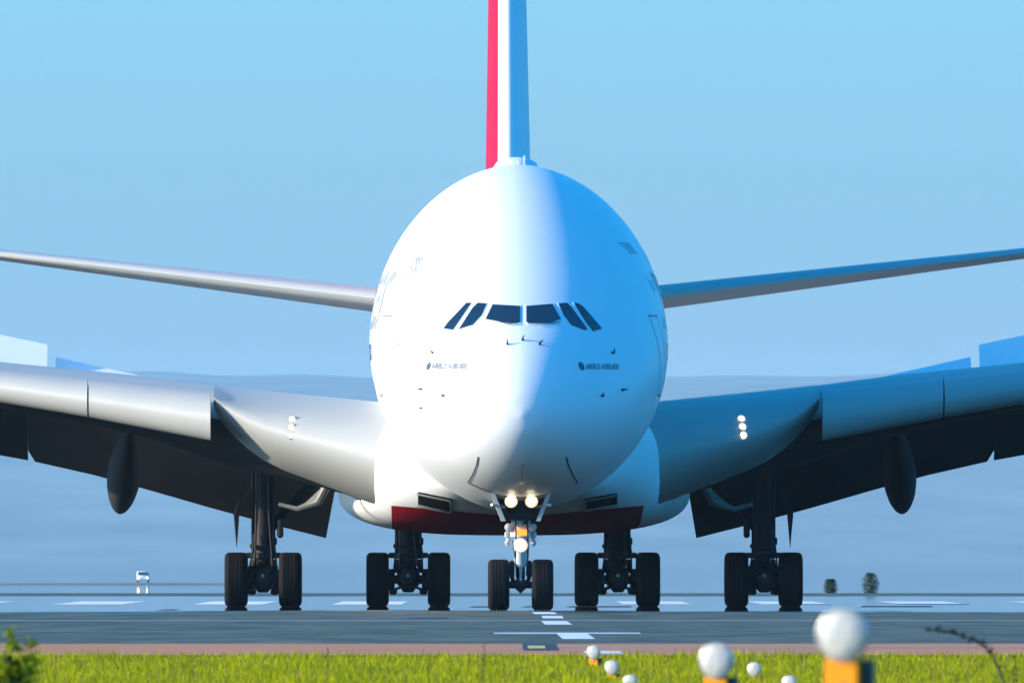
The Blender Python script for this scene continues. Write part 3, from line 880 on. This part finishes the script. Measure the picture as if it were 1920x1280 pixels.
ng = bpy.data.objects.new('nose_gear', None); link(ng, plane)
Rn = .585
mb = MB(); mb.tube([(0, -.25, 2.75), (0, -.12, 1.75)], [.24, .22], 20); mb.tube([(0, -.12, 1.8), (0, -.03, 1.02)], [.15, .145], 18)
mb.lathe([(1.68, .16), (1.70, .25), (1.86, .25), (1.9, .2)], 'z', (0, -.12, 0), 20); mb.build('strut', M['gearwhite'], ng)
mb = MB(); mb.tube([(0, -.03, 1.05), (0, 0, .62)], .10, 16); mb.build('oleo_piston', M['chrome'], ng)
mb = MB(); mb.tube([(-.5, 0, Rn), (.5, 0, Rn)], .085, 14)
mb.box((0, 0, Rn + .02), (.34, .26, .2), bev=.06); mb.add([(-.15, -.12, .52), (.15, -.12, .52), (0, -.12, .38), (-.15, .12, .52), (.15, .12, .52), (0, .12, .38)], [(0, 2, 1), (3, 4, 5), (0, 1, 4, 3), (1, 2, 5, 4), (2, 0, 3, 5)])
mb.build('axle', M['gear'], ng)
mb = MB()
for sg in (-1, 1):
    mb.tube([(sg * .19, .25, 1.12), (sg * .22, .42, .85), (sg * .16, .2, .62)], .05, 10)
    mb.box((sg * .2, .1, .95), (.12, .14, .4), bev=.03)
mb.build('torque_link', M['gear'], ng)
for sg in (-1, 1):
    mb = MB(); mb.lathe([(-.16, .05), (-.14, .09), (.1, .1), (.14, .06)], 'y', (sg * .275, -.2, 1.92), 16)
    mb.tube([(sg * .275, -.1, 1.9), (sg * .3, 0, 1.5)], .05, 10); mb.lathe([(-.1, .04), (-.08, .07), (.1, .07)], 'y', (sg * .30, -.16, 1.57), 14)
    mb.box((sg * .33, -.1, 1.75), (.08, .12, .14), bev=.02)
    mb.build('steering_actuator', M['gearwhite'], ng)
    # doors hanging either side of the bay
    mb = MB(); a, bb = Vector((sg * .66, -1.3, 2.72)), Vector((sg * .40, -1.2, 2.06)); th = Vector((sg * .05, 0, .0))
    L = Vector((0, 1.9, 0))
    vv = [a - th, a + th, bb - th, bb + th]; vv = vv + [p + L for p in vv]
    mb.add(vv, [(0, 2, 3, 1), (4, 5, 7, 6), (0, 1, 5, 4), (1, 3, 7, 5), (3, 2, 6, 7), (2, 0, 4, 6)])
    mb.tube([a + Vector((sg * .02, -.05, -.28)), a + Vector((-sg * .28, .3, -.32))], .035, 8)
    mb.build('bay_door', M['gearwhite'], ng, False)
    # taxi lights in the bay
    lx = -.225 if sg < 0 else .245
    mb = MB(); mb.lathe([(.12, .08), (.0, .15), (-.10, .165), (-.12, .15)], 'y', (lx, -1.25, 2.52), 20); mb.build('light_housing', M['gear'], ng)
    mb = MB(); mb.lathe([(-.122, .148), (-.128, .12), (-.13, .09)], 'y', (lx, -1.25, 2.52), 20); mb.build('glowing_reflector', M['lampglow'], ng)
    mb = MB(); mb.lathe([(-.125, .098), (-.15, .08), (-.165, .05), (-.17, .02)], 'y', (lx, -1.25, 2.52), 20); mb.build('taxi_light', M['lamp'], ng)
    mb = MB(); mb.lathe([(-.05, .02), (-.03, .045), (.05, .05)], 'y', (sg * .23, -1.7, 2.83), 12); mb.build('small_light', M['lampdim'], ng)
    wheel(me_nose, (sg * .51, 0, Rn), ng)
mb = MB(); mb.add([(-.60, -.6, 2.75), (.60, -.6, 2.75), (.36, -.6, 2.10), (-.36, -.6, 2.10), (-.60, .8, 2.75), (.60, .8, 2.75), (.36, .8, 2.10), (-.36, .8, 2.10)],
    [(0, 3, 2, 1), (4, 5, 6, 7), (0, 1, 5, 4), (1, 2, 6, 5), (2, 3, 7, 6), (3, 0, 4, 7)]); mb.build('bay_frame', M['gear'], ng, False)
mb = MB()
for (x0, z0, x1, z1, r_) in ((-.14, 2.45, -.12, 1.2, .018), (.13, 2.45, .15, 1.1, .016), (-.3, 2.3, -.05, 1.95, .03), (.3, 2.3, .05, 1.95, .03), (.19, 1.7, .12, .8, .012), (-.19, 1.6, -.1, .75, .012)):
    mb.tube([(x0, -.62, z0), ((x0 + x1) / 2 + .02, -.5, (z0 + z1) / 2), (x1, -.35, z1)], r_, 8)
mb.build('hydraulic_line', M['gear'], ng)
mb = MB(); mb.box((-.04, -.45, 2.02), (.16, .12, .14), bev=.02); mb.box((.1, -.42, 1.95), (.1, .1, .1), bev=.02); mb.box((0, -.3, 1.98), (.5, .1, .06), bev=.02)
mb.build('steering_block', M['gearwhite'], ng)
mb = MB(); mb.box((0.02, -.42, 1.80), (.30, .03, .14), bev=.012); mb.build('number_plate', M['plate'], ng)
mb = MB(); mb.lathe([(.14, .06), (.02, .15), (-.06, .175), (-.08, .165)], 'y', (0.0, -.42, 1.50), 22); mb.build('light_housing', M['gearwhite'], ng)
mb = MB(); mb.lathe([(-.082, .162), (-.09, .14), (-.092, .11)], 'y', (0.0, -.42, 1.50), 22); mb.build('glowing_reflector', M['lampglow'], ng)
mb = MB(); mb.lathe([(-.085, .122), (-.11, .1), (-.128, .06), (-.134, .02)], 'y', (0.0, -.42, 1.50), 22); mb.build('takeoff_light', M['lamp'], ng)

# ------------------------------------------------------------------ approach lights in the foreground
def approach_light(name, label, x, y, z, dia, boxh):
    gz = prof(y)
    root = empty(name, (x, y, gz), R(-21)); h = z - gz; r = dia / 2
    mb = MB(); mb.lathe([(-.25 * r, .05 * r), (-.24 * r, .3 * r), (-.21 * r, .55 * r), (-.14 * r, .8 * r), (-.05 * r, .93 * r)], 'y', (0, 0, h), 40); mb.build('lens', M['lens'], root)
    mb = MB(); mb.lathe([(-.05 * r, .93 * r), (-.10 * r, .96 * r), (-.08 * r, 1.0 * r), (.1 * r, 1.0 * r), (.5 * r, .8 * r), (.95 * r, .4 * r), (1.1 * r, .15 * r)], 'y', (0, 0, h), 40); mb.build('lamp_housing', M['rimmetal'], root)
    bz = h - .86 * r - boxh / 2
    mb = MB(); mb.box((-.08 * r, .05, bz), (1.30 * r, .9 * r, boxh), bev=.06 * r); mb.lathe([(-.02 * r, .12 * r), (.0, .13 * r)], 'y', (.05 * r, .05 - .455 * r, bz + boxh * .15), 12, mi=1)
    mb.build('mounting_box', [M['orange'], M['black']], root)
    mb = MB(); mb.box((.73 * r, .08, bz + .05 * r), (.3 * r, .8 * r, boxh * .95), bev=.04 * r); mb.build('connector_box', M['black'], root)
    mb = MB(); mb.tube([(0, .05, 0), (0, .05, max(bz, .02))], .025, 12); mb.lathe([(0, .07), (.012, .07), (.02, .03)], 'z', (0, .05, 0), 14); mb.build('post', M['post'], root)
    tag(root, label, 'runway light', 'white-lensed lights on orange boxes in the grass')
approach_light('approach_light', 'largest round white-lensed runway light, blurred, on a tall orange box', 1.230, 64, .982, .20, .30)
approach_light('approach_light', 'mid-sized blurred round runway light on orange box, left of the largest', 1.128, 95, .697, .20, .26)
approach_light('approach_light', 'small round runway light nearest the red pavement strip, orange box below', 1.005, 212, .085, .175, .11)
approach_light('approach_light', 'small round runway light in grass, second in the short diagonal row', 1.165, 201, -.03, .175, .13)
approach_light('approach_light', 'small runway light cut by the bottom edge below the short diagonal row', 1.325, 193, -.142, .175, .10)
approach_light('approach_light', 'small round runway light standing alone between the two big blurred ones', 2.83, 201, -.055, .175, .13)
approach_light('approach_light', 'tiny top of a runway light at bottom edge beside the largest one', 3.03, 188, -.115, .17, .10)

# ------------------------------------------------------------------ grass and weeds
rng = np.random.RandomState(5)
def blades(name, n, yr, hr, wr, material):
    y = yr[0] + (yr[1] - yr[0]) * rng.rand(n) ** 0.9
    x = (rng.rand(n) * 2 - 1) * (y * 960 / FPX * 1.25 + .3)
    gz = np.array([prof(t) for t in y])
    patch = .5 + .5 * np.sin(x * 1.7 + 1.3 * np.sin(x * .6 + y * .15)) * np.sin(y * .33 + x * .4)
    h = hr[0] + (hr[1] - hr[0]) * (rng.rand(n) ** 1.6) * (.45 + .55 * patch)
    w = wr[0] + (wr[1] - wr[0]) * rng.rand(n)
    a = rng.rand(n) * math.pi; lx = rng.randn(n) * .22 * h; ly = rng.randn(n) * .22 * h
    cx, cy = np.cos(a) * w / 2, np.sin(a) * w / 2
    V = np.empty((n, 5, 3))
    V[:, 0] = np.stack([x - cx, y - cy, gz - .01], 1); V[:, 1] = np.stack([x + cx, y + cy, gz - .01], 1)
    V[:, 2] = np.stack([x + cx * .7 + lx * .35, y + cy * .7 + ly * .35, gz + h * .6], 1); V[:, 3] = np.stack([x - cx * .7 + lx * .35, y - cy * .7 + ly * .35, gz + h * .6], 1)
    V[:, 4] = np.stack([x + lx, y + ly, gz + h], 1)
    me = bpy.data.meshes.new(name); me.vertices.add(n * 5); me.vertices.foreach_set('co', V.ravel())
    base = np.arange(n)[:, None] * 5
    loops = np.concatenate([base + np.array([[0, 1, 2, 3]]), base + np.array([[3, 2, 4]])], 1).ravel()
    me.loops.add(n * 7); me.loops.foreach_set('vertex_index', loops)
    st = np.empty(n * 2, int); st[0::2] = np.arange(n) * 7; st[1::2] = np.arange(n) * 7 + 4
    me.polygons.add(n * 2); me.polygons.foreach_set('loop_start', st)
    me.materials.append(material); me.update(); me.validate()
    return link(bpy.data.objects.new(name, me))
gr = blades('grass', 110000, (176, 221), (.06, .17), (.008, .02), M['grass'])
tag(gr, 'bright yellow-green grass along the bottom of the frame', kind='stuff')
dg = blades('grass', 7000, (178, 219), (.08, .22), (.006, .014), M['seed'])
tag(dg, 'dry straw-coloured grass stalks among the green grass', kind='stuff')
bg_ = blades('grass', 1300, (176, 214), (.10, .27), (.005, .012), M['stem'])
tag(bg_, 'dead brown grass stems among the green grass', kind='stuff')

def leaf(mb, base, direction, length, width, droop=.3, mi=0):
    d = Vector(direction).normalized(); sdir = d.cross(Vector((0, 0, 1)))
    sdir = sdir.normalized() if sdir.length > .05 else Vector((1, 0, 0))
    up = sdir.cross(d)
    P = []
    for t, w in ((0, .1), (.3, .85), (.6, 1.0), (.85, .6), (1, .02)):
        c = Vector(base) + d * length * t - Vector((0, 0, 1)) * droop * length * t * t
        P += [c + sdir * width * w / 2 + up * width * .12 * w, c - sdir * width * w / 2 + up * width * .12 * w]
    mb.add(P, [(2 * i, 2 * i + 1, 2 * i + 3, 2 * i + 2) for i in range(4)], mi)

def weed(name, label, x, y, ztop, lean, leafmat, nleaf, llen, lwid, group, seed, srad=.006, arch=None, spread=1.0, start=.3):
    rr = random.Random(seed); gz = prof(y); h = ztop - gz
    root = empty(name, (x, y, gz))
    pts = []
    for i in range(11):
        t = i / 10
        if arch: p = Vector((np.interp(t, arch[0], arch[1]), 0, np.interp(t, arch[0], arch[2]) - gz))
        else: p = Vector((lean * t * t + rr.uniform(-.004, .004), rr.uniform(-.004, .004), h * t))
        pts.append(p)
    mb = MB(); mb.tube(pts, [srad * (1 - .7 * i / 10) for i in range(11)], 6); mb.build('stem', M['stem'], root)
    lf = MB()
    for k in range(nleaf):
        t = start + (1 - start) * (k + rr.random()) / nleaf
        i = min(int(t * 10), 9); p = pts[i].lerp(pts[i + 1], t * 10 - i)
        a = rr.uniform(0, 6.28)
        leaf(lf, p, (math.cos(a) * spread, math.sin(a) * spread, rr.uniform(.2, 1.0)), llen * rr.uniform(.6, 1.15), lwid * rr.uniform(.7, 1.2), rr.uniform(.1, .6))
    lf.build('foliage', leafmat, root, False)
    tag(root, label, 'weed', group)

def at(px, y): return (px - 960) * y / FPX
def zt(py, y): return CAMZ + (1040 - py) * y / FPX
GW = 'thin stalks rising above the grass'
weed('weed_stalk', 'tallest dark thin weed stalk in grass below the nose wheels', at(906, 190), 190, zt(1207, 190), .01, M['darkleaf'], 26, .07, .018, GW, 1, .007, spread=.5)
weed('weed_stalk', 'thin weed stalk below the inner main wheels of the sunlit side', at(612, 196), 196, zt(1214, 196), .02, M['darkleaf'], 12, .06, .014, GW, 2, .006, spread=.5)
weed('weed_stalk', 'thin pale weed stalk in the grass below the sunlit wing gear', at(365, 195), 195, zt(1230, 195), -.02, M['seed'], 14, .05, .012, GW, 3, .005, spread=.5)
weed('weed_stalk', 'seed-headed stalk beside the leafy bush at the edge', at(102, 190), 190, zt(1232, 190), .02, M['seed'], 22, .06, .014, GW, 4, .006, spread=.5)
weed('weed_stalk', 'bare thin stalk in grass right of the short light row', at(1215, 190), 190, zt(1200, 190), .0, M['darkleaf'], 3, .03, .006, GW, 5, .003, spread=.4)
weed('weed_stalk', 'bare thin stalk just left of the bent dark stem', at(1817, 190), 190, zt(1206, 190), .0, M['darkleaf'], 3, .03, .006, GW, 6, .003, spread=.4)
# leafy bush at the left edge
yb = 118.0
def bush():
    rr = random.Random(11); gz = prof(yb); root = empty('leafy_weed', (at(24, yb), yb, gz))
    st = MB(); lf = MB()
    for (px, py, n_) in ((22, 1178, 16), (58, 1200, 15), (8, 1232, 12), (40, 1245, 16), (66, 1240, 12), (-15, 1215, 12), (25, 1262, 14), (-8, 1268, 10)):
        top = Vector((at(px, yb) - at(24, yb), rr.uniform(-.1, .1), zt(py, yb) - gz))
        b0 = Vector((rr.uniform(-.04, .04), rr.uniform(-.04, .04), 0))
        mid = b0.lerp(top, .55) + Vector((rr.uniform(-.04, .04), 0, 0))
        st.tube([b0, mid, top], [.008, .006, .003], 6)
        for k in range(n_ * 4):
            t = .62 + .38 * rr.random() ** .7
            p = mid.lerp(top, (t - .55) / .45) if t > .55 else mid
            a = rr.uniform(0, 6.28)
            leaf(lf, p, (math.cos(a), math.sin(a), rr.uniform(-.1, .9)), rr.uniform(.07, .12), rr.uniform(.035, .06), rr.uniform(.1, .5), 0 if rr.random() < .92 else 1)
    st.build('stem', M['stem'], root); lf.build('foliage', [M['leaf'], M['darkleaf']], root, False)
    tag(root, 'bright leafy green bush blurred in the bottom corner', 'bush')
bush()
# bent dark stem at the right
ya = 140.0
xs_ = [1905, 1880, 1868, 1850, 1835, 1800, 1765, 1738]; zs_ = [1330, 1280, 1240, 1215, 1203, 1190, 1182, 1181]
weed('bent_stem', 'dark bent weed stem arching over the red strip', at(1905, ya), ya, zt(1181, ya), 0, M['darkleaf'], 90, .085, .034, None, 9, .013,
     arch=(np.linspace(0, 1, 9), [0] + [at(a, ya) - at(1905, ya) for a in xs_], [prof(ya)] + [zt(b_, ya) for b_ in zs_]), start=.25)
for (px, py, sd, lab) in ((1900, 1225, 21, 'low leafy dark weed at the foot of the bent stem'), (1790, 1262, 22, 'low dark tuft of weed left of the bent stem')):
    weed('low_weed', lab, at(px, 160), 160, zt(py, 160), .01, M['darkleaf'], 30, .10, .03, 'low dark weeds near the bent stem', sd, .006)

# ------------------------------------------------------------------ far things
def shrub(label, px, y, w, h, seed):
    rr = random.Random(seed); gz = prof(y); root = empty('shrub', (at(px, y), y, gz))
    mb = MB(); mb.tube([(0, 0, -.05), (.02, 0, h * .3), (0, .02, h * .6)], [.05, .04, .02], 8)
    for k in range(5):
        a = rr.uniform(0, 6.28); mb.tube([(0, 0, h * .15), (math.cos(a) * w * .3, math.sin(a) * w * .3, h * .6)], [.025, .01], 6)
    mb.build('trunk', M['stem'], root)
    lf = MB()
    for k in range(1500):
        a = rr.uniform(0, 6.28); t = rr.random(); rad = w * .5 * math.sqrt(rr.random()) * math.sin(math.pi * (.12 + .8 * t)) ** .6
        leaf(lf, (math.cos(a) * rad, math.sin(a) * rad, h * (.05 + .92 * t)), (math.cos(a), math.sin(a), rr.uniform(-.2, .9)), .10, .06, .2)
    lf.build('crown', M['shrub'], root, False)
    tag(root, label, 'shrub', 'two dark shrubs beyond the runway')
shrub('smaller faint dark shrub beyond the runway, nearer the wing gear', 1557, 725, .55, .75, 1)
shrub('larger dark shrub beyond the runway behind the big light', 1632, 725, .72, 1.0, 2)

def van(px, y):
    gz = -1.96; root = empty('van', (at(px, y), y, gz))
    mb = MB(); mb.box((0, 2.2, 1.1), (2.0, 3.6, 1.5), bev=.15); mb.box((0, .2, .75), (1.95, 1.0, .8), bev=.2); mb.build('body', M['paint'], root)
    mb = MB(); mb.add([(-.85, .33, 1.2), (.85, .33, 1.2), (.75, .36, 1.75), (-.75, .36, 1.75)], [(0, 1, 2, 3)]); mb.build('windscreen', M['glass'], root, False)
    for sg in (-1, 1):
        for yy in (.6, 3.2):
            mb = MB(); mb.lathe([(-.1, .2), (-.09, .33), (.09, .33), (.1, .2)], 'x', (sg * .85, yy, .33), 18); mb.build('wheel', M['tyre'], root)
        mb = MB(); mb.lathe([(-.03, .05), (0, .13), (.05, .15)], 'y', (sg * .7, -.32, .8), 14); mb.build('glare_lamp', M['lamp'], root)  # lamps added to imitate sun glare on the van
    root.scale = (.72, .72, .72)
    tag(root, 'distant white van with lamps added for its glare beyond the runway', 'van')
van(268, 2026)

# ------------------------------------------------------------------ air
hz = mesh_obj('haze', [(x, y, z) for x in (-2960, 2960) for y in (-170, 28100) for z in (-5, 300)],
              [(0, 1, 3, 2), (4, 6, 7, 5), (0, 4, 5, 1), (2, 3, 7, 6), (0, 2, 6, 4), (1, 5, 7, 3)], None, None, False, mats=[bpy.data.materials.new('hazy_air')])
hz['kind'] = 'stuff'; hz['label'] = 'pale blue haze over the airfield and hills'
hm = hz.data.materials[0]; hm.use_nodes = True; nt = hm.node_tree; nt.nodes.remove(nt.nodes['Principled BSDF'])
pv = nt.nodes.new('ShaderNodeVolumePrincipled')
pv.inputs['Color'].default_value = (0.56, 0.82, 1.0, 1)
pv.inputs['Density'].default_value = 0.00003
pv.inputs['Anisotropy'].default_value = 0.0
nt.links.new(pv.outputs[0], nt.nodes['Material Output'].inputs['Volume'])
